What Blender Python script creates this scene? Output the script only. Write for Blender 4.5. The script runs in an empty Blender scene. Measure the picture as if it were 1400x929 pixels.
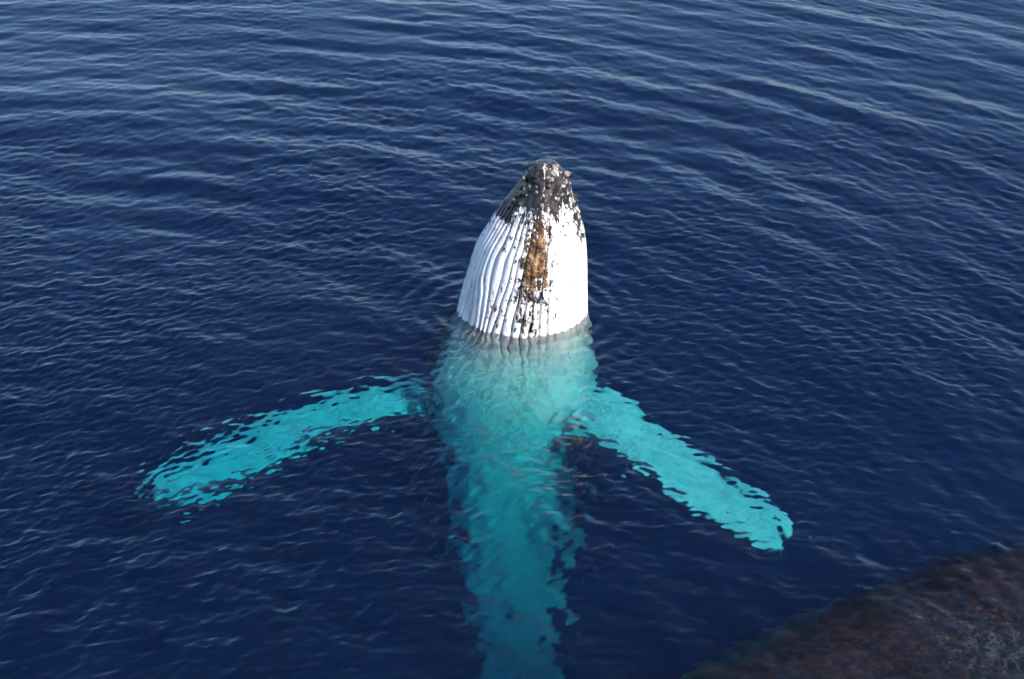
import bpy, bmesh, math, random
import numpy as np
from mathutils import Vector, noise as mnoise

random.seed(7)
rng = np.random.default_rng(11)
scene = bpy.context.scene
col = scene.collection
R = math.radians

# ------------------------------------------------------------------ camera
cam_data = bpy.data.cameras.new('camera')
cam_data.lens = 49.45
cam_data.sensor_width = 36
cam_data.clip_end = 20000
cam = bpy.data.objects.new('camera', cam_data)
cam.location = (0.0, -16.45, 9.5)
cam.rotation_euler = (R(60), 0, 0)
col.objects.link(cam)
scene.camera = cam

# ------------------------------------------------------------------ sky, sun, exposure
SUN_EL, SUN_AZ = 38.0, 130.0            # azimuth clockwise from +Y
world = bpy.data.worlds.new('World')
scene.world = world
world.use_nodes = True
wt = world.node_tree
for n in list(wt.nodes):
    wt.nodes.remove(n)
sky = wt.nodes.new('ShaderNodeTexSky')
sky.sky_type = 'NISHITA'
sky.sun_disc = False
sky.sun_elevation = R(SUN_EL)
sky.sun_rotation = R(SUN_AZ)
sky.air_density = 1.0
sky.dust_density = 0.8
sky.ozone_density = 6.0
bg = wt.nodes.new('ShaderNodeBackground')
bg.inputs['Strength'].default_value = 0.15
wo = wt.nodes.new('ShaderNodeOutputWorld')
wt.links.new(sky.outputs[0], bg.inputs['Color'])
wt.links.new(bg.outputs[0], wo.inputs['Surface'])

sun_data = bpy.data.lights.new('sun', 'SUN')
sun_data.energy = 5.0
sun_data.angle = R(0.5)
sun_data.color = (1.0, 0.90, 0.78)
sun = bpy.data.objects.new('sun', sun_data)
sd = Vector((math.sin(R(SUN_AZ)) * math.cos(R(SUN_EL)), math.cos(R(SUN_AZ)) * math.cos(R(SUN_EL)), math.sin(R(SUN_EL))))
sun.rotation_euler = sd.to_track_quat('Z', 'Y').to_euler()
sun.location = sd * 60
col.objects.link(sun)

vs = scene.view_settings
vs.view_transform = 'Standard'
vs.look = 'None'
vs.exposure = 0.95
vs.gamma = 1.0
vs.use_curve_mapping = False

cy = scene.cycles
cy.use_denoising = True
cy.max_bounces = 10
cy.diffuse_bounces = 2
cy.glossy_bounces = 3
cy.transmission_bounces = 8
cy.volume_bounces = 1
cy.caustics_reflective = False
cy.caustics_refractive = True
cy.sample_clamp_indirect = 8.0
cy.blur_glossy = 1.0

# ------------------------------------------------------------------ helpers
def tag(o, label=None, cat=None, group=None, kind=None):
    if label: o['label'] = label
    if cat: o['category'] = cat
    if group: o['group'] = group
    if kind: o['kind'] = kind
    return o

def mesh_obj(name, verts, faces, mat=None, parent=None, smooth=True):
    me = bpy.data.meshes.new(name)
    verts = np.asarray(verts, dtype=np.float32)
    faces = np.asarray(faces, dtype=np.int32)
    nv, nf, k = len(verts), len(faces), faces.shape[1]
    me.vertices.add(nv)
    me.vertices.foreach_set('co', verts.ravel())
    me.loops.add(nf * k)
    me.loops.foreach_set('vertex_index', faces.ravel())
    me.polygons.add(nf)
    me.polygons.foreach_set('loop_start', np.arange(0, nf * k, k, dtype=np.int32))
    me.polygons.foreach_set('use_smooth', np.full(nf, smooth, dtype=bool))
    me.update(calc_edges=True)
    me.validate()
    if mat: me.materials.append(mat)
    o = bpy.data.objects.new(name, me)
    col.objects.link(o)
    o.parent = parent
    return o

def fattr(o, name, data):
    a = o.data.attributes.new(name, 'FLOAT', 'POINT')
    a.data.foreach_set('value', np.asarray(data, dtype=np.float32))

def new_mat(name):
    m = bpy.data.materials.new(name)
    m.use_nodes = True
    nt = m.node_tree
    for n in list(nt.nodes): nt.nodes.remove(n)
    out = nt.nodes.new('ShaderNodeOutputMaterial')
    return m, nt, out

def grid_faces(nu, nv, wrap_v=False):
    i = np.arange(nu - 1)[:, None]
    j = np.arange(nv if wrap_v else nv - 1)[None, :]
    j2 = (j + 1) % nv
    a = i * nv + j; b = i * nv + j2; c = (i + 1) * nv + j2; d = (i + 1) * nv + j
    return np.stack([a, b, c, d], -1).reshape(-1, 4)

def sstep(a, b, x):
    t = np.clip((x - a) / (b - a), 0, 1)
    return t * t * (3 - 2 * t)

class Noise2:
    """smooth value noise on a lattice, for shapes built in numpy"""
    def __init__(self, seed, n=256):
        self.t = np.random.default_rng(seed).random((n, n)); self.n = n
    def __call__(self, x, y):
        xi = np.floor(x).astype(int); yi = np.floor(y).astype(int)
        fx = x - xi; fy = y - yi
        fx = fx * fx * (3 - 2 * fx); fy = fy * fy * (3 - 2 * fy)
        n = self.n; t = self.t
        a = t[xi % n, yi % n]; b = t[(xi + 1) % n, yi % n]
        c = t[xi % n, (yi + 1) % n]; d = t[(xi + 1) % n, (yi + 1) % n]
        return (a * (1 - fx) + b * fx) * (1 - fy) + (c * (1 - fx) + d * fx) * fy

N1, N2, N3 = Noise2(1), Noise2(2), Noise2(3)

# ------------------------------------------------------------------ water
m_water, nt, out = new_mat('sea_water')
rf = nt.nodes.new('ShaderNodeBsdfRefraction')
rf.inputs['IOR'].default_value = 1.333
rf.inputs['Roughness'].default_value = 0.19
gs = nt.nodes.new('ShaderNodeBsdfGlossy')
gs.inputs['Roughness'].default_value = 0.18       # ripples too small to build
fr = nt.nodes.new('ShaderNodeFresnel')
fr.inputs['IOR'].default_value = 1.333
mx = nt.nodes.new('ShaderNodeMixShader')
nt.links.new(fr.outputs[0], mx.inputs[0])
nt.links.new(rf.outputs[0], mx.inputs[1])
nt.links.new(gs.outputs[0], mx.inputs[2])
nt.links.new(mx.outputs[0], out.inputs['Surface'])
ab = nt.nodes.new('ShaderNodeVolumeAbsorption')
ABS = (0.64, 0.080, 0.050)
ab.inputs['Color'].default_value = (1 - ABS[0], 1 - ABS[1], 1 - ABS[2], 1)
ab.inputs['Density'].default_value = 1.0
sc_ = nt.nodes.new('ShaderNodeVolumeScatter')
sc_.inputs['Color'].default_value = (0.32, 0.27, 1.0, 1)
sc_.inputs['Density'].default_value = 0.019
sc_.inputs['Anisotropy'].default_value = 0.0
add = nt.nodes.new('ShaderNodeAddShader')
nt.links.new(ab.outputs[0], add.inputs[0])
nt.links.new(sc_.outputs[0], add.inputs[1])
nt.links.new(add.outputs[0], out.inputs['Volume'])

def axis_coords(lo, hi, fine, c0, c1, grow, far, maxstep):
    """spacing 'fine' inside [c0,c1], growing outwards to +-far"""
    mid = list(np.arange(c0, c1, fine))
    up = []; s = fine; x = mid[-1]
    while x < far:
        s = min(s * grow, maxstep) if x < hi else s * 1.25
        x += s; up.append(x)
    dn = []; s = fine; x = mid[0]
    while x > -far:
        s = min(s * grow, maxstep) if x > lo else s * 1.25
        x -= s; dn.append(x)
    return np.array(dn[::-1] + mid + up)

xs = axis_coords(-16, 16, 0.025, -5.2, 5.2, 1.006, 4000, 0.07)
ys = axis_coords(-10, 24, 0.024, -7.0, 2.0, 1.006, 4000, 0.07)
X, Y = np.meshgrid(xs, ys, indexing='ij')
def waves(X, Y):
    S = (-10.5, -10.0)
    u = np.hypot(X - S[0], Y - S[1])
    v = 20.0 * np.arctan2(Y - S[1], X - S[0])
    near = np.exp(-((np.hypot(X, Y - 4) / 45.0) ** 4))
    Z = np.zeros_like(X)
    r = np.random.default_rng(5)
    patch = 0.55 + 0.9 * N1(X * 0.22 + 7, Y * 0.22 + 3)
    patch2 = 0.55 + 1.0 * N2(X * 0.35 + 17, Y * 0.30 + 31)
    dw = np.hypot(X - 0.15, (Y - 0.5))
    calm = 0.72 + 0.28 * sstep(1.2, 4.5, dw)
    far = sstep(-4.0, 9.0, Y)
    # long crested wind waves
    def train(n, l0, l1, slope, spread, mod):
        nonlocal Z
        acc = np.zeros_like(X)
        for i in range(n):
            lam = l0 * (l1 / l0) ** r.random()
            k = 2 * math.pi / lam
            a = r.normal() * spread
            ku, kv = k * math.cos(a), k * math.sin(a)
            acc += (slope / k) * np.sin(ku * u + kv * v + r.random() * 6.283)
        Z += acc * mod * math.sqrt(2.0 / n) * (1 - 0.30 * sstep(1.0, 14.0, Y))
    train(10, 3.5, 7.0, 0.022, 0.35, near)
    train(40, 0.80, 2.0, 0.080, 0.34, near * patch * calm * (0.45 + 0.55 * far))
    train(48, 0.32, 0.80, 0.070, 0.55, near * patch * calm * (0.6 + 0.4 * far))
    train(50, 0.15, 0.32, 0.094, 0.80, near * patch2 * calm)
    train(44, 0.085, 0.15, 0.076, 1.3, near * patch2 * calm)
    # rings spreading from the whale
    # distance from the whale's outline at the waterline
    se = (np.abs((X - 0.145) / 0.91) ** 1.9 + np.abs((Y - 0.885) / 0.835) ** 1.9) ** (1 / 1.9)
    de = (se - 1) * 0.86
    dn = de + 0.10 * N3(X * 1.1 + 60, Y * 1.1 + 60)
    ring = np.sin(2 * math.pi * dn / 0.30) * sstep(-0.02, 0.12, de) * np.exp(-(de / 1.3) ** 2)
    ring *= 0.35 + 1.3 * N1(X * 0.9 + 80, Y * 0.9 + 80)
    Z += 0.0075 * ring * near
    # water climbing the wet skin
    Z += (0.002 + 0.034 * N2(X * 5 + 90, Y * 5 + 90)) * np.exp(-np.clip(de, 0, None) / 0.06) * sstep(-0.5, -0.1, de)
    return Z
Z = waves(X, Y)
nx, ny = len(xs), len(ys)
top = np.stack([X, Y, Z], -1).reshape(-1, 3)
F = grid_faces(nx, ny)[:, ::-1]
F = F[:, ::-1]
# make the top face up
ring_idx = np.concatenate([np.arange(ny), np.arange(1, nx) * ny + ny - 1,
                           (nx - 1) * ny + np.arange(ny - 2, -1, -1), np.arange(nx - 2, 0, -1) * ny])
DEEP = -80.0
bot = top[ring_idx].copy(); bot[:, 2] = DEEP
nb = len(ring_idx)
o0 = len(top)
nxt = (np.arange(nb) + 1) % nb
side = np.stack([ring_idx, ring_idx[nxt], o0 + nxt, o0 + np.arange(nb)], -1)
cen = np.array([[0, 0, DEEP]])
allv = np.vstack([top, bot, cen])
cidx = len(allv) - 1
capq = np.stack([o0 + np.arange(nb), o0 + nxt, np.full(nb, cidx), np.full(nb, cidx)], -1)
water = mesh_obj('water', allv, np.vstack([F, side]), m_water)
bm = bmesh.new(); bm.from_mesh(water.data); bm.verts.ensure_lookup_table()
for k in range(nb):
    bm.faces.new((bm.verts[o0 + int(nxt[k])], bm.verts[o0 + k], bm.verts[cidx]))
bmesh.ops.recalc_face_normals(bm, faces=bm.faces)
for fc in bm.faces:
    fc.smooth = abs(fc.normal.z) > 0.3 and fc.calc_center_median().z > -5
bm.to_mesh(water.data); bm.free()
tag(water, kind='structure')

m_bed, nt, out = new_mat('seabed_sand')
p = nt.nodes.new('ShaderNodeBsdfPrincipled')
p.inputs['Base Color'].default_value = (0.03, 0.04, 0.05, 1)
p.inputs['Roughness'].default_value = 1
nt.links.new(p.outputs[0], out.inputs['Surface'])
bedv = [(x, y, -70 + 2.0 * math.sin(x * .013) * math.cos(y * .017)) for x in np.linspace(-3900, 3900, 40) for y in np.linspace(-3900, 3900, 40)]
bed = tag(mesh_obj('seabed', bedv, grid_faces(40, 40), m_bed), kind='structure')

# ------------------------------------------------------------------ whale skin
def skin_material(name, white, dark, dark2, brown, spec_scale=1.0):
    m, nt, out = new_mat(name)
    L = nt.links.new
    def node(t, **kw):
        n = nt.nodes.new(t)
        for k, v in kw.items(): setattr(n, k, v)
        return n
    tc = node('ShaderNodeTexCoord')
    mp = node('ShaderNodeMapping'); mp.inputs['Scale'].default_value = (1.0, 1.0, 0.55)
    L(tc.outputs['Object'], mp.inputs['Vector'])
    def noise(scale, detail, rough=0.6, src=None):
        n = node('ShaderNodeTexNoise')
        n.inputs['Scale'].default_value = scale; n.inputs['Detail'].default_value = detail
        n.inputs['Roughness'].default_value = rough
        L(src or mp.outputs[0], n.inputs['Vector'])
        return n.outputs['Fac']
    def math_(op, a, b, clamp=False):
        n = node('ShaderNodeMath', operation=op); n.use_clamp = clamp
        for i, v in enumerate((a, b)):
            if isinstance(v, (int, float)): n.inputs[i].default_value = v
            else: L(v, n.inputs[i])
        return n.outputs[0]
    def ramp(x, a, b):
        n = node('ShaderNodeMapRange'); n.interpolation_type = 'SMOOTHSTEP'
        n.inputs['From Min'].default_value = a; n.inputs['From Max'].default_value = b
        L(x, n.inputs['Value']); return n.outputs['Result']
    def attr(nm):
        n = node('ShaderNodeAttribute'); n.attribute_name = nm; return n.outputs['Fac']
    def mix(f, a, b):
        n = node('ShaderNodeMix', data_type='RGBA')
        L(f, n.inputs['Factor'])
        for sock, v in ((n.inputs['A'], a), (n.inputs['B'], b)):
            if isinstance(v, tuple): sock.default_value = (*v, 1)
            else: L(v, sock)
        return n.outputs['Result']
    # speckled edge between pale and dark skin
    n1 = noise(11.0, 4, 0.7); n2 = noise(32.0, 3, 0.65)
    nn = math_('ADD', math_('MULTIPLY', n1, 1.1), math_('MULTIPLY', n2, 0.7))     # about 0.9 mean
    fld = math_('ADD', attr('dark'), math_('MULTIPLY', math_('SUBTRACT', nn, 0.9), 2.5))
    dmask = ramp(fld, 0.37, 0.66)
    mp2 = node('ShaderNodeMapping'); mp2.inputs['Scale'].default_value = (1.0, 1.0, 0.16)
    L(tc.outputs['Object'], mp2.inputs['Vector'])
    grime = noise(7.0, 6, 0.65, mp2.outputs[0])
    wcol = mix(ramp(grime, 0.46, 0.70), white, (white[0] * 0.72, white[1] * 0.68, white[2] * 0.66))
    dcol = mix(ramp(noise(14, 3), 0.4, 0.7), dark, dark2)
    c = mix(dmask, wcol, dcol)
    bfld = math_('ADD', attr('brown'), math_('MULTIPLY', math_('SUBTRACT', nn, 0.9), 0.9))
    bmask = ramp(bfld, 0.4, 0.6)
    bcol = mix(ramp(n2, 0.40, 0.62), brown, tuple(x * 0.25 for x in brown))
    c = mix(bmask, c, bcol)
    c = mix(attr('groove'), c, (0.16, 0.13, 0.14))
    p = node('ShaderNodeBsdfPrincipled')
    L(c, p.inputs['Base Color'])
    p.inputs['Roughness'].default_value = 0.30
    p.inputs['Specular IOR Level'].default_value = 0.4
    bmp = node('ShaderNodeBump'); bmp.inputs['Strength'].default_value = 0.35; bmp.inputs['Distance'].default_value = 0.02
    L(math_('ADD', n2, math_('MULTIPLY', dmask, 0.3)), bmp.inputs['Height'])
    L(bmp.outputs[0], p.inputs['Normal'])
    L(p.outputs[0], out.inputs['Surface'])
    return m

m_skin = skin_material('whale_skin', (0.80, 0.785, 0.76), (0.012, 0.011, 0.012), (0.06, 0.05, 0.05), (0.26, 0.16, 0.08))

# ------------------------------------------------------------------ breaching whale
whale = bpy.data.objects.new('humpback_whale', None)
whale.empty_display_size = 0.5
whale.location = (0.1, 0.6, 0.0)
col.objects.link(whale)
tag(whale, 'white-throated humpback whale standing upright with its head out of the water and flippers spread', 'whale')
W0 = np.array(whale.location)

# stations: z, centre x, half width, front y, back y, section exponent
ST = np.array([
    [ 2.600, 0.430, 0.020,  0.22, 0.26, 2.0],
    [ 2.585, 0.430, 0.120,  0.12, 0.36, 2.0],
    [ 2.54, 0.430, 0.175,  0.06, 0.44, 2.0],
    [ 2.46, 0.435, 0.235,  0.00, 0.52, 1.9],
    [ 2.36, 0.435, 0.285, -0.04, 0.60, 1.55],
    [ 2.17, 0.410, 0.355, -0.08, 0.72, 1.4],
    [ 1.96, 0.375, 0.455, -0.11, 0.83, 1.33],
    [ 1.74, 0.340, 0.550, -0.14, 0.93, 1.36],
    [ 1.53, 0.320, 0.630, -0.17, 1.02, 1.5],
    [ 1.20, 0.265, 0.735, -0.20, 1.15, 1.65],
    [ 0.67, 0.215, 0.825, -0.22, 1.30, 1.85],
    [ 0.00, 0.145, 0.910, -0.22, 1.45, 1.9],
    [-0.60, 0.070, 1.020, -0.30, 1.58, 2.0],
    [-1.45, -0.020, 1.160, -0.52, 1.62, 2.0],
    [-2.40, 0.000, 1.150, -0.70, 1.45, 2.0],
    [-3.50, 0.020, 1.030, -0.92, 1.15, 2.0],
    [-4.80, 0.000, 0.930, -1.20, 0.70, 2.0],
    [-6.40, 0.010, 0.770, -1.52, 0.05, 2.0],
    [-7.80, 0.030, 0.600, -1.80, -0.60, 2.0],
    [-9.20, 0.060, 0.340, -2.08, -1.25, 2.0],
    [-10.2, 0.060, 0.220, -2.24, -1.75, 2.0],
    [-10.6, 0.060, 0.150, -2.28, -1.98, 2.0],
    [-10.7, 0.060, 0.020, -2.15, -2.10, 2.0]])
def interp(zq):
    z = ST[::-1, 0]
    outc = []
    for c in range(1, 6):
        yv = ST[::-1, c]
        # monotone cubic-ish (pchip) interpolation
        h = np.diff(z); d = np.diff(yv) / h
        mslope = np.zeros_like(yv)
        mslope[1:-1] = np.where(d[:-1] * d[1:] > 0, 2 * d[:-1] * d[1:] / (d[:-1] + d[1:] + 1e-12), 0)
        mslope[0], mslope[-1] = d[0], d[-1]
        i = np.clip(np.searchsorted(z, zq) - 1, 0, len(z) - 2)
        t = (zq - z[i]) / h[i]
        h00 = 2 * t**3 - 3 * t**2 + 1; h10 = t**3 - 2 * t**2 + t; h01 = -2 * t**3 + 3 * t**2; h11 = t**3 - t**2
        outc.append(h00 * yv[i] + h10 * h[i] * mslope[i] + h01 * yv[i + 1] + h11 * h[i] * mslope[i + 1])
    return outc

zq = np.concatenate([2.60 - 0.25 * (np.linspace(0, 1, 30) ** 2), np.arange(2.335, -0.6, -0.015),
                     np.arange(-0.61, -3.2, -0.03), np.arange(-3.25, -10.68, -0.06), [-10.70]])
NT = 440
t = np.arange(NT) / NT
th = 2 * math.pi * t
th = th - 0.30 * np.sin(th)                      # denser towards the throat (th = 0)
cx, a, yf, yb, ex = interp(zq)
cyy = 0.5 * (yf + yb); b = 0.5 * (yb - yf)
T, Zr = np.meshgrid(th, zq)
A = a[:, None]; Bb = b[:, None]; EX = ex[:, None]
sn, cs = np.sin(T), np.cos(T)
rad = (np.abs(sn) ** EX + np.abs(cs) ** EX) ** (-1.0 / EX)
rad = np.where(cs < -0.0, (np.abs(sn) ** 2 + np.abs(cs) ** 2) ** -0.5, rad)
dx, dy = sn * rad * A, -cs * rad * Bb
PX = cx[:, None] + dx
PY = cyy[:, None] + dy
ang = np.where(T > math.pi, T - 2 * math.pi, T)       # 0 = throat, +right (+x), -left
# outward direction (approximate)
nxv, nyv = sn / np.maximum(A, .05), -cs / np.maximum(Bb, .05)
nl = np.hypot(nxv, nyv); nxv /= nl; nyv /= nl
# ---- throat pleats
arc = ang * 180 / math.pi
npl = 25
wob = 0.035 * np.sin(Zr * 2.1 + ang * 2.0) + 0.20 * (N1(ang * 2.2 + 40, Zr * 0.9 + 40) - .5) + 0.05 * (N2(ang * 7 + 40, Zr * 3.5 + 40) - .5)
ph = (ang + wob) * npl / (200 * math.pi / 180) * 2 * math.pi / 1.0
sawp = np.abs(np.sin(ph * 0.5))                      # 0 at a groove
gprof = np.exp(-(sawp / 0.34) ** 2)
gmask = sstep(112, 92, np.abs(arc)) * sstep(2.05, 1.45, Zr + 0.25 * (N2(ang * 5 + 9, Zr * 2) - .5)) * sstep(-4.4, -2.6, Zr)
gmask *= 0.35 + 1.1 * N3(ang * 9 + 3, Zr * 1.6 + 5)
gmask *= 1 - 0.45 * sstep(5, 40, arc)  # shallower on the right, where strong sun washes the grooves out
# the middle of the throat has shallow grooves behind the chin
gmask *= 1 - 0.45 * np.exp(-(arc / 16.0) ** 2) * sstep(0.2, 1.0, Zr)
gmask *= 1 - 0.55 * sstep(-0.1, -0.7, Zr)
disp = -0.058 * gprof * gmask + 0.012 * gmask * sawp
# ---- uneven hide, chin knobs
disp += 0.020 * (N2(ang * 2.2 + 60, Zr * 1.7 + 60) - .5) * sstep(-1, 0.5, Zr)
knob = np.zeros_like(PX)
knr = random.Random(4)
knobs = []
for i in range(46):
    z0 = knr.uniform(1.75, 2.57)
    side_ = knr.choice((-1, 1))
    a0 = side_ * knr.uniform(0.1, 1.9) if z0 > 2.2 else side_ * knr.uniform(0.75, 1.75)
    knobs.append((z0, a0, knr.uniform(0.024, 0.048), knr.uniform(0.016, 0.046)))
for z0, a0, s0, h0 in knobs:
    ai = np.interp(z0, zq[::-1], a[::-1])
    d2 = ((Zr - z0) ** 2 + ((ang - a0) * ai) ** 2) / s0 ** 2
    knob += h0 * np.exp(-d2)
disp += knob * sstep(2.6, 2.55, Zr)
# mouth line: a lip step round the side of the jaw
lipang = 118 - 10 * sstep(0.2, 2.2, Zr)
lip = np.exp(-((np.abs(arc) - lipang) / 2.2) ** 2) * sstep(-1.6, -1.0, Zr) * sstep(2.56, 2.3, Zr)
disp -= 0.05 * lip
PX2 = PX + nxv * disp; PY2 = PY + nyv * disp
PY2 = PY2 + 0.27 * sstep(-2.2, -0.2, Zr)              # the neck arches back a little
ZF = np.where(Zr > 0, Zr * 0.915, Zr)
V = np.stack([PX2, PY2, ZF], -1).reshape(-1, 3)
nr = len(zq)
Fb = grid_faces(nr, NT, wrap_v=True)
# ---- pigment fields (skin colour, plus some shade and depth fade painted in)
sidew = sstep(78, 112, np.abs(arc))
dark = 1.25 * sidew
zl = Zr + 0.16 * (N3(ang * 4, Zr * 3) - .5)
left = sstep(3, -10, arc)                             # left half of the chin
capl = np.maximum(sstep(1.58, 1.80, zl) * sstep(-32, -58, arc), 1.15 * sstep(1.72, 2.10, zl))
capl = np.maximum(capl, 0.50 * sstep(1.50, 1.80, zl))
dark = np.maximum(dark, left * capl)
dark = np.maximum(dark, (1 - left) * (0.26 * sstep(1.35, 1.85, zl) + 0.74 * sstep(1.68, 2.10, zl)))
dark = np.maximum(dark, (1 - left) * sstep(48, 78, arc) * sstep(0.9, 1.55, zl) * 0.72)
xc = PX - (0.335 - 0.16 * sstep(1.6, 0.0, Zr))           # streak below the chin patch
wst = 0.15 + 0.10 * N3(PX * 3 + 10, Zr * 3 + 10) + 0.15 * sstep(1.2, 0.2, Zr)
streak = np.exp(-(xc / wst) ** 2) * sstep(-0.1, 0.15, Zr) * sstep(2.4, 2.1, Zr) * (0.65 + 0.6 * N2(PX * 4 + 20, Zr * 2.5 + 20))
dark = np.maximum(dark, (0.50 + 0.30 * sstep(0.35, 1.0, Zr)) * streak * (cs > 0))
dark = np.maximum(dark, 0.20 * (cs > 0) * sstep(0.9, 0.2, np.abs(ang + 0.15)) * sstep(-0.3, .2, Zr))
# belly white narrows towards the tail
bw = np.interp(Zr, [-8.5, -6.0, -4.0, -2.0, 0], [42, 62, 76, 88, 100])
bw = np.where(arc < 0, bw * (1 - 0.20 * sstep(0.1, -0.7, Zr) * sstep(-4.0, -2.2, Zr)), bw)  # less white on the left: painted shade of the flank away from the sun
dark = np.where(Zr < 0.1, np.maximum(dark, 1.1 * sstep(bw - 28, bw + 10, np.abs(arc))), dark)
dark = np.maximum(dark, 0.20 * sstep(-3.5, -7.5, Zr))  # fade into deep water painted as darker tail skin
brown = np.exp(-(((PX - 0.30 - 0.03 * np.sin(Zr * 6)) / 0.19) ** 2) - ((Zr - 1.18) / 0.40) ** 4) * (cs > 0) * 0.80
brown = np.maximum(brown, 0.75 * np.exp(-((PX - 0.36) / 0.05) ** 2 - ((Zr - 1.65) / 0.25) ** 4) * (cs > 0))
groove = 0.55 * gprof ** 2 * np.clip(gmask, 0, 1) * sstep(95, 60, np.abs(arc)) * (1 - 0.7 * sstep(5, 30, arc)) * (0.2 + 1.1 * N1(ang * 12, Zr * 4))  # stain and painted groove shadow together, weaker on the sunlit right
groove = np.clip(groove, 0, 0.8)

# ---- flippers: stations of leading edge, trailing edge in world metres
def flipper(lead, trail, thick, n=90, m=28, seed=0, slim=(1, 1, 1, 1, 1)):
    lead = np.array(lead, float); trail = np.array(trail, float); thick = np.array(thick, float)
    s = np.linspace(0, 1, len(lead)); q = np.linspace(0, 1, n)
    def cr(arr):
        # Catmull-Rom
        arr = np.vstack([2 * arr[0] - arr[1], arr, 2 * arr[-1] - arr[-2]])
        res = []
        for x in q * (len(s) - 1):
            i = min(int(x), len(s) - 2); f = x - i
            p0, p1, p2, p3 = arr[i:i + 4]
            res.append(0.5 * (2 * p1 + (p2 - p0) * f + (2 * p0 - 5 * p1 + 4 * p2 - p3) * f * f + (3 * p1 - p0 - 3 * p2 + p3) * f ** 3))
        return np.array(res)
    Lp, Tp = cr(lead), cr(trail); Tp = Lp + (Tp - Lp) * np.interp(q, [0, .2, .5, .85, 1], slim)[:, None]; tk = np.interp(q, s, thick)
    r_ = np.random.default_rng(seed)
    ch = Tp - Lp
    # knobs on the leading edge
    bumps = np.zeros(n)
    for c in np.linspace(0.28, 0.97, 8):
        bumps += np.exp(-((q - c - r_.normal() * .01) / 0.022) ** 2)
    Lp = Lp - ch * (bumps * 0.075)[:, None]
    Tp = Tp + ch * (0.04 * np.sin(q * 21 + seed) * sstep(0.2, 0.5, q))[:, None]
    end = np.sqrt(np.clip(1 - ((q - 0.93) / 0.07).clip(0, 1) ** 2, 0.002, 1))
    mid = 0.5 * (Lp + Tp); ch = (Tp - Lp) * end[:, None]
    tang = np.gradient(mid, axis=0); nor = np.cross(tang, ch); nor /= np.linalg.norm(nor, axis=1)[:, None]
    phs = 2 * math.pi * np.arange(m) / m
    c = np.cos(phs); sgn = np.sin(phs)
    prof = np.sign(sgn) * np.abs(sgn) ** 1.2 * (0.62 - 0.38 * c)     # fuller near the leading edge
    P = mid[:, None, :] + ch[:, None, :] * (0.5 * c)[None, :, None] + nor[:, None, :] * (prof[None, :] * (tk * end)[:, None])[:, :, None]
    return P.reshape(-1, 3), grid_faces(n, m, wrap_v=True), n, m, q

FLIPS = [
    ([(-0.60, 0.80, -2.3)] + [(-1.6, 0.79, -2.3), (-2.73, 0.64, -2.6), (-3.82, 0.13, -2.9), (-4.64, -0.5, -3.1), (-5.06, -0.92, -3.2)],
     [(-0.45, 0.20, -2.5)] + [(-1.51, 0.09, -2.3), (-2.37, -0.24, -2.45), (-3.18, -0.72, -2.7), (-3.97, -1.34, -2.9), (-4.65, -1.46, -3.0)], 1),
    ([(0.40, 0.70, -2.0)] + [(1.4, 0.15, -1.75), (1.98, -0.76, -1.8), (2.59, -1.61, -1.85), (3.18, -2.38, -1.85), (3.4, -2.97, -1.85)],
     [(0.50, 0.00, -2.1)] + [(1.1, -1.14, -1.65), (1.6, -1.79, -1.55), (2.11, -2.49, -1.5), (2.61, -3.09, -1.5), (3.03, -3.53, -1.55)], 2)]
THK = [0.20, 0.15, 0.12, 0.10, 0.07, 0.05]

def body_mesh(name, verts, faces, d, bn, g):
    o = mesh_obj(name, np.vstack(verts) - W0, faces, m_skin, whale)
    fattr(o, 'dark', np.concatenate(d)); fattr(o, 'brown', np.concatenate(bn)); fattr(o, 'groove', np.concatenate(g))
    return o

def close_tube(nr_, m_):
    """cap both ends of a tube of nr_ rings of m_ vertices with quads"""
    caps = []
    for base, flip in ((0, False), ((nr_ - 1) * m_, True)):
        for k in range(m_ // 2 - 1):
            q = [base + k, base + k + 1, base + m_ - 2 - k, base + m_ - 1 - k]
            caps.append(q[::-1] if flip else q)
    return np.array(caps)

body = body_mesh('body', [V], np.vstack([Fb, close_tube(nr, NT)]), [dark.ravel()], [brown.ravel()], [groove.ravel()])

extras = []
for lead, trail, seed in FLIPS:
    P, Ff, n_, m_, q_ = flipper(lead, trail, THK, seed=seed, slim=(1, 1.0, 0.95, 0.9, 0.75) if seed == 1 else (1, 1.0, 1.0, 0.95, 0.75))
    qq = np.repeat(q_, m_)
    nzd = N1(P[:, 0] * 2.5 + 50, P[:, 1] * 2.5 + 50)
    dk = 0.16 + 0.24 * (nzd - .5) + (0.36 if seed == 1 else 0.12) * sstep(0.38, 0.12, qq)
    o = body_mesh('flipper', [P], np.vstack([Ff, close_tube(n_, m_)]), [dk], [np.zeros(len(P))], [np.zeros(len(P))])
    extras.append(o)
# tail flukes
fl_l = [(0.06, -1.90, -10.15), (0.75, -2.10, -10.25), (1.45, -2.25, -10.55), (1.95, -2.40, -11.05)]
fl_t = [(0.06, -2.05, -10.85), (0.70, -2.25, -11.05), (1.30, -2.37, -11.10), (1.85, -2.43, -11.20)]
for sgn_ in (-1, 1):
    ll = [(0.06 + sgn_ * (p[0] - 0.06 - (0.15 if i == 0 else 0)), p[1], p[2]) for i, p in enumerate(fl_l)]
    tt = [(0.06 + sgn_ * (p[0] - 0.06 - (0.15 if i == 0 else 0)), p[1], p[2]) for i, p in enumerate(fl_t)]
    P, Ff, n_, m_, q_ = flipper(ll, tt, [0.10, 0.08, 0.05, 0.02], n=30, m=16, seed=5)
    o = body_mesh('fluke', [P], np.vstack([Ff, close_tube(n_, m_)]), [np.full(len(P), 0.6)], [np.zeros(len(P))], [np.zeros(len(P))])
    extras.append(o)

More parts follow.
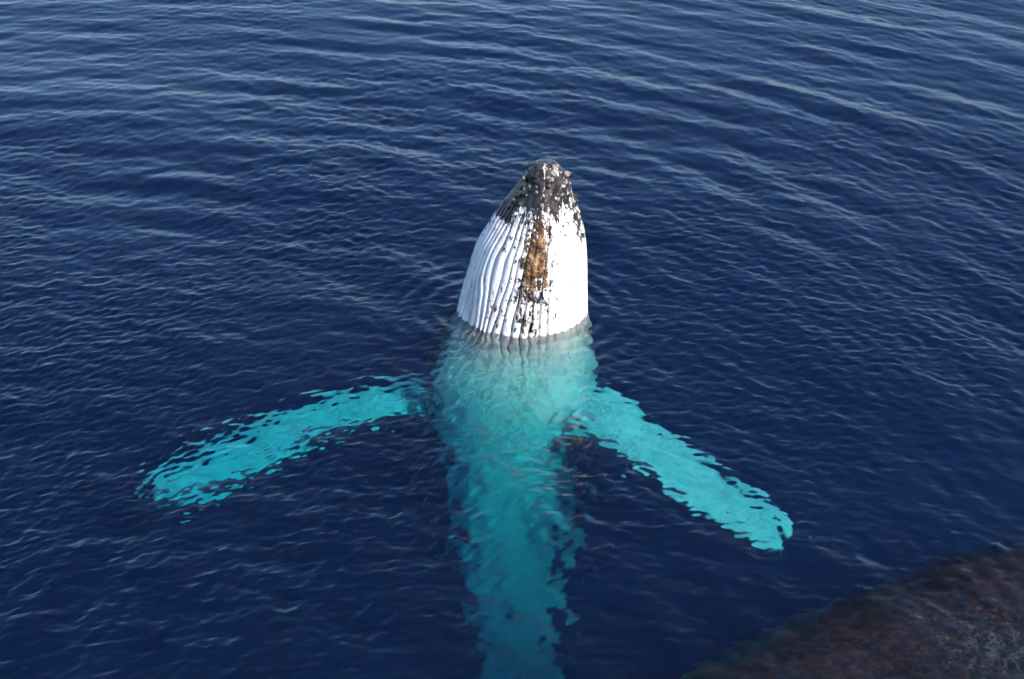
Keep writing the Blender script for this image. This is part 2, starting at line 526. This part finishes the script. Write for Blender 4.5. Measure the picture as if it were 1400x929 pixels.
for o in [body] + extras:
    bm = bmesh.new(); bm.from_mesh(o.data)
    bmesh.ops.recalc_face_normals(bm, faces=bm.faces)
    bm.to_mesh(o.data); bm.free()

def unite(base, others):
    vl = bpy.context.view_layer
    before = len(base.data.vertices)
    for o in others:
        md = base.modifiers.new('union', 'BOOLEAN')
        md.operation = 'UNION'; md.solver = 'MANIFOLD'; md.object = o
        vl.update()
        dg = bpy.context.evaluated_depsgraph_get()
        me = bpy.data.meshes.new_from_object(base.evaluated_get(dg))
        base.modifiers.remove(md)
        print('UNION', len(base.data.vertices), '->', len(me.vertices), [x.name for x in me.attributes if x.name in ('dark', 'brown', 'groove')])
        if len(me.vertices) > before * 0.8:
            base.data = me
        bpy.data.objects.remove(o)
unite(body, extras)
body.data.name = 'body'
for pl in body.data.polygons: pl.use_smooth = True

# ------------------------------------------------------------------ barnacles on the whale
def barnacle_shape(rn, r, h):
    """a small ribbed cone with a sunken mouth: list of verts (z out), faces"""
    k = 8; vs_, fs_ = [], []
    prof = [(1.0, -0.25), (0.86, 0.45), (0.55, 1.0), (0.34, 0.95), (0.22, 0.55)]
    for (pr, pz) in prof:
        for i in range(k):
            an = 2 * math.pi * i / k
            rr = r * pr * (1 + 0.18 * rn.uniform(-1, 1) * (pr > 0.5))
            vs_.append((rr * math.cos(an), rr * math.sin(an), h * pz))
    for p_ in range(len(prof) - 1):
        for i in range(k):
            fs_.append((p_ * k + i, p_ * k + (i + 1) % k, (p_ + 1) * k + (i + 1) % k, (p_ + 1) * k + i))
    e = (len(prof) - 1) * k
    fs_.append(tuple(e + i for i in range(k)))
    return vs_, fs_

m_barn, nt, out = new_mat('barnacle_shell')
p = nt.nodes.new('ShaderNodeBsdfPrincipled'); p.inputs['Roughness'].default_value = 0.7
tc = nt.nodes.new('ShaderNodeTexCoord'); nz = nt.nodes.new('ShaderNodeTexNoise'); nz.inputs['Scale'].default_value = 17
rp = nt.nodes.new('ShaderNodeValToRGB')
for pos, c in ((0.34, (0.05, 0.04, 0.035)), (0.52, (0.20, 0.16, 0.13)), (0.70, (0.52, 0.47, 0.42))):
    el = rp.color_ramp.elements.new(pos); el.color = (*c, 1)
rp.color_ramp.elements.remove(rp.color_ramp.elements[0]); rp.color_ramp.elements.remove(rp.color_ramp.elements[-1])
nt.links.new(tc.outputs['Object'], nz.inputs['Vector']); nt.links.new(nz.outputs['Fac'], rp.inputs['Fac'])
nt.links.new(rp.outputs[0], p.inputs['Base Color']); nt.links.new(p.outputs[0], out.inputs['Surface'])

m_crust, nt, out = new_mat('ochre_crust')
p = nt.nodes.new('ShaderNodeBsdfPrincipled'); p.inputs['Roughness'].default_value = 0.85
tc = nt.nodes.new('ShaderNodeTexCoord'); nz = nt.nodes.new('ShaderNodeTexNoise'); nz.inputs['Scale'].default_value = 8; nz.inputs['Detail'].default_value = 5; nz.inputs['Roughness'].default_value = 0.7
rp = nt.nodes.new('ShaderNodeValToRGB')
for pos, c in ((0.40, (0.02, 0.012, 0.008)), (0.50, (0.13, 0.065, 0.028)), (0.60, (0.28, 0.17, 0.08)), (0.75, (0.42, 0.33, 0.21))):
    el = rp.color_ramp.elements.new(pos); el.color = (*c, 1)
rp.color_ramp.elements.remove(rp.color_ramp.elements[0]); rp.color_ramp.elements.remove(rp.color_ramp.elements[-1])
nt.links.new(tc.outputs['Object'], nz.inputs['Vector']); nt.links.new(nz.outputs['Fac'], rp.inputs['Fac'])
nt.links.new(rp.outputs[0], p.inputs['Base Color']); nt.links.new(p.outputs[0], out.inputs['Surface'])

# outer skin positions by (z, angle): nearest grid vertex and its outward direction
def skin_at(z0, a0):
    i = int(np.argmin(np.abs(zq - z0))); j = int(np.argmin(np.abs(ang[0] - a0)))
    P0 = np.array([PX2[i, j], PY2[i, j], ZF[i, j]])
    i2 = min(i + 3, nr - 1); i1 = max(i - 3, 0)
    tz = np.array([PX2[i2, j] - PX2[i1, j], PY2[i2, j] - PY2[i1, j], ZF[i2, j] - ZF[i1, j]])
    ja, jb = (j - 4) % NT, (j + 4) % NT
    tt_ = np.array([PX2[i, jb] - PX2[i, ja], PY2[i, jb] - PY2[i, ja], 0])
    n = np.cross(tt_, tz); n /= np.linalg.norm(n) + 1e-9
    if n[0] * nxv[i, j] + n[1] * nyv[i, j] < 0: n = -n
    return Vector(P0 - W0), Vector(n)

def ang_for_x(z0, x0):
    i = int(np.argmin(np.abs(zq - z0)))
    fr = np.where(np.cos(ang[0]) > 0.05)[0]
    return ang[0][fr[int(np.argmin(np.abs(PX2[i, fr] - x0)))]]

br = random.Random(21)
# single barnacles one can pick out round the tip of the jaw and on the throat
spots = []
for i in range(22):
    spots.append((br.uniform(2.02, 2.57), br.uniform(-1.5, 1.6), br.uniform(0.016, 0.036)))
spots += [(2.40, 1.50, 0.045), (2.36, -1.25, 0.038), (2.30, 1.25, 0.040), (2.50, 0.5, 0.042)]
for i in range(16):
    z0 = br.uniform(0.05, 1.9); spots.append((z0, br.uniform(-1.3, 1.3), br.uniform(0.012, 0.02)))
shapes = []
for i in range(5):
    v_, f_ = barnacle_shape(br, 1.0, 0.5)
    me = bpy.data.meshes.new('barnacle'); me.from_pydata(v_, [], f_); me.materials.append(m_barn); shapes.append(me)
for k, (z0, a0, r0) in enumerate(spots):
    P0, n = skin_at(z0, a0)
    o = bpy.data.objects.new('barnacle', shapes[k % 5]); col.objects.link(o); o.parent = whale
    o.location = P0; o.scale = (r0, r0, r0); o.rotation_euler = n.to_track_quat('Z', 'Y').to_euler()

# ochre crust of tiny barnacles and lice in the middle of the throat: too small to pick apart
cv, cf = [], []
n_crust = 0
while n_crust < 520:
    if br.random() < 0.85:
        z0 = br.gauss(1.20, 0.20); x0 = 0.30 + br.gauss(0, 0.095) + 0.02 * math.sin(z0 * 9)
    else:
        z0 = br.uniform(1.45, 1.85); x0 = 0.36 + br.gauss(0, 0.03)
    if not 0.78 < z0 < 1.88 or abs(x0 - 0.30) > 0.17: continue
    if mnoise.noise(Vector((x0 * 14, z0 * 7, 2.0))) < -0.08: continue
    P0, n = skin_at(z0, ang_for_x(z0, x0))
    q_ = n.to_track_quat('Z', 'Y')
    r0 = br.uniform(0.013, 0.027)
    v_, f_ = barnacle_shape(br, r0, r0 * br.uniform(0.35, 0.8))
    base = len(cv)
    cv += [tuple(P0 + q_ @ Vector(x)) for x in v_]
    cf += [tuple(base + i for i in f) for f in f_]
    n_crust += 1
me = bpy.data.meshes.new('barnacle_crust'); me.from_pydata(cv, [], cf); me.materials.append(m_crust)
crust = bpy.data.objects.new('barnacle_crust', me); col.objects.link(crust); crust.parent = whale
tag(crust, 'ochre brown crust of tiny barnacles down the middle of the throat', kind='stuff')

# ------------------------------------------------------------------ second animal lying under the surface
m_hide = skin_material('brown_hide', (0.065, 0.062, 0.052), (0.009, 0.0026, 0.001), (0.056, 0.017, 0.008), (0.3, 0.2, 0.1))
# long back lying just under the surface: centre line in world metres, half width, half height
axis_p = np.array([[-2.1, -9.04, -1.8], [-0.3, -8.14, -1.45], [1.6, -7.19, -1.25], [3.5, -6.24, -1.22], [5.4, -5.29, -1.25], [7.4, -4.39, -1.5], [9.4, -3.74, -2.0], [10.8, -3.54, -2.4]])
aw = np.array([0.12, 0.75, 1.20, 1.45, 1.50, 1.30, 0.75, 0.10])
n_, m_ = 260, 150
q = np.linspace(0, 1, n_); s = np.linspace(0, 1, len(axis_p))
Cc = np.stack([np.interp(q, s, axis_p[:, i]) for i in range(3)], -1)
ker = np.hanning(41); ker /= ker.sum()
def smooth(v): return np.convolve(np.pad(v, 20, mode='edge'), ker, mode='valid')
Cc = np.stack([smooth(Cc[:, i]) for i in range(3)], -1)
wd = smooth(np.interp(q, s, aw)) * np.sqrt(np.clip(1 - (2 * np.abs(q - .5)) ** 8, 0.002, 1))
tg = np.gradient(Cc, axis=0); tg /= np.linalg.norm(tg, axis=1)[:, None]
sd_ = np.cross(tg, [0, 0, 1]); sd_ /= np.linalg.norm(sd_, axis=1)[:, None]
upv = np.cross(sd_, tg)
ph = 2 * math.pi * np.arange(m_) / m_
QQ, PH = np.meshgrid(q, ph, indexing='ij')
lump = 0.10 * (N1(QQ * 30 + 3, np.cos(PH) * 3 + 9) - .5) + 0.05 * (N2(QQ * 80 + 3, np.cos(PH) * 8 + np.sin(PH) * 3 + 19) - .5)
rr = 1 + lump * 0.6
ridge = 0.06 * np.exp(-((np.sin(PH) - 1) / 0.03) ** 2)
P = Cc[:, None, :] + sd_[:, None, :] * (np.sign(np.cos(PH)) * np.abs(np.cos(PH)) ** 0.5 * rr * wd[:, None])[..., None] + upv[:, None, :] * (np.sin(PH) * (rr + ridge) * wd[:, None] * 0.62)[..., None]
P = P.reshape(-1, 3)
B0 = np.array([3.5, -6.24, -1.22]); P = P + np.array([0.05, -0.10, 0.10])
second = mesh_obj('submerged_whale', P - B0, np.vstack([grid_faces(n_, m_, wrap_v=True), close_tube(n_, m_)]), m_hide)
second.location = B0
bm = bmesh.new(); bm.from_mesh(second.data); bmesh.ops.recalc_face_normals(bm, faces=bm.faces); bm.to_mesh(second.data); bm.free()
patch = np.exp(-((P[:, 0] - 4.75) / 0.7) ** 2 - ((P[:, 1] + 5.9) / 0.55) ** 2)
fattr(second, 'dark', 1.3 - 0.80 * patch); fattr(second, 'brown', np.zeros(len(P))); fattr(second, 'groove', np.zeros(len(P)))
tag(second, 'dark brown mottled back of another whale just under the surface, one pale scuffed patch', 'whale')
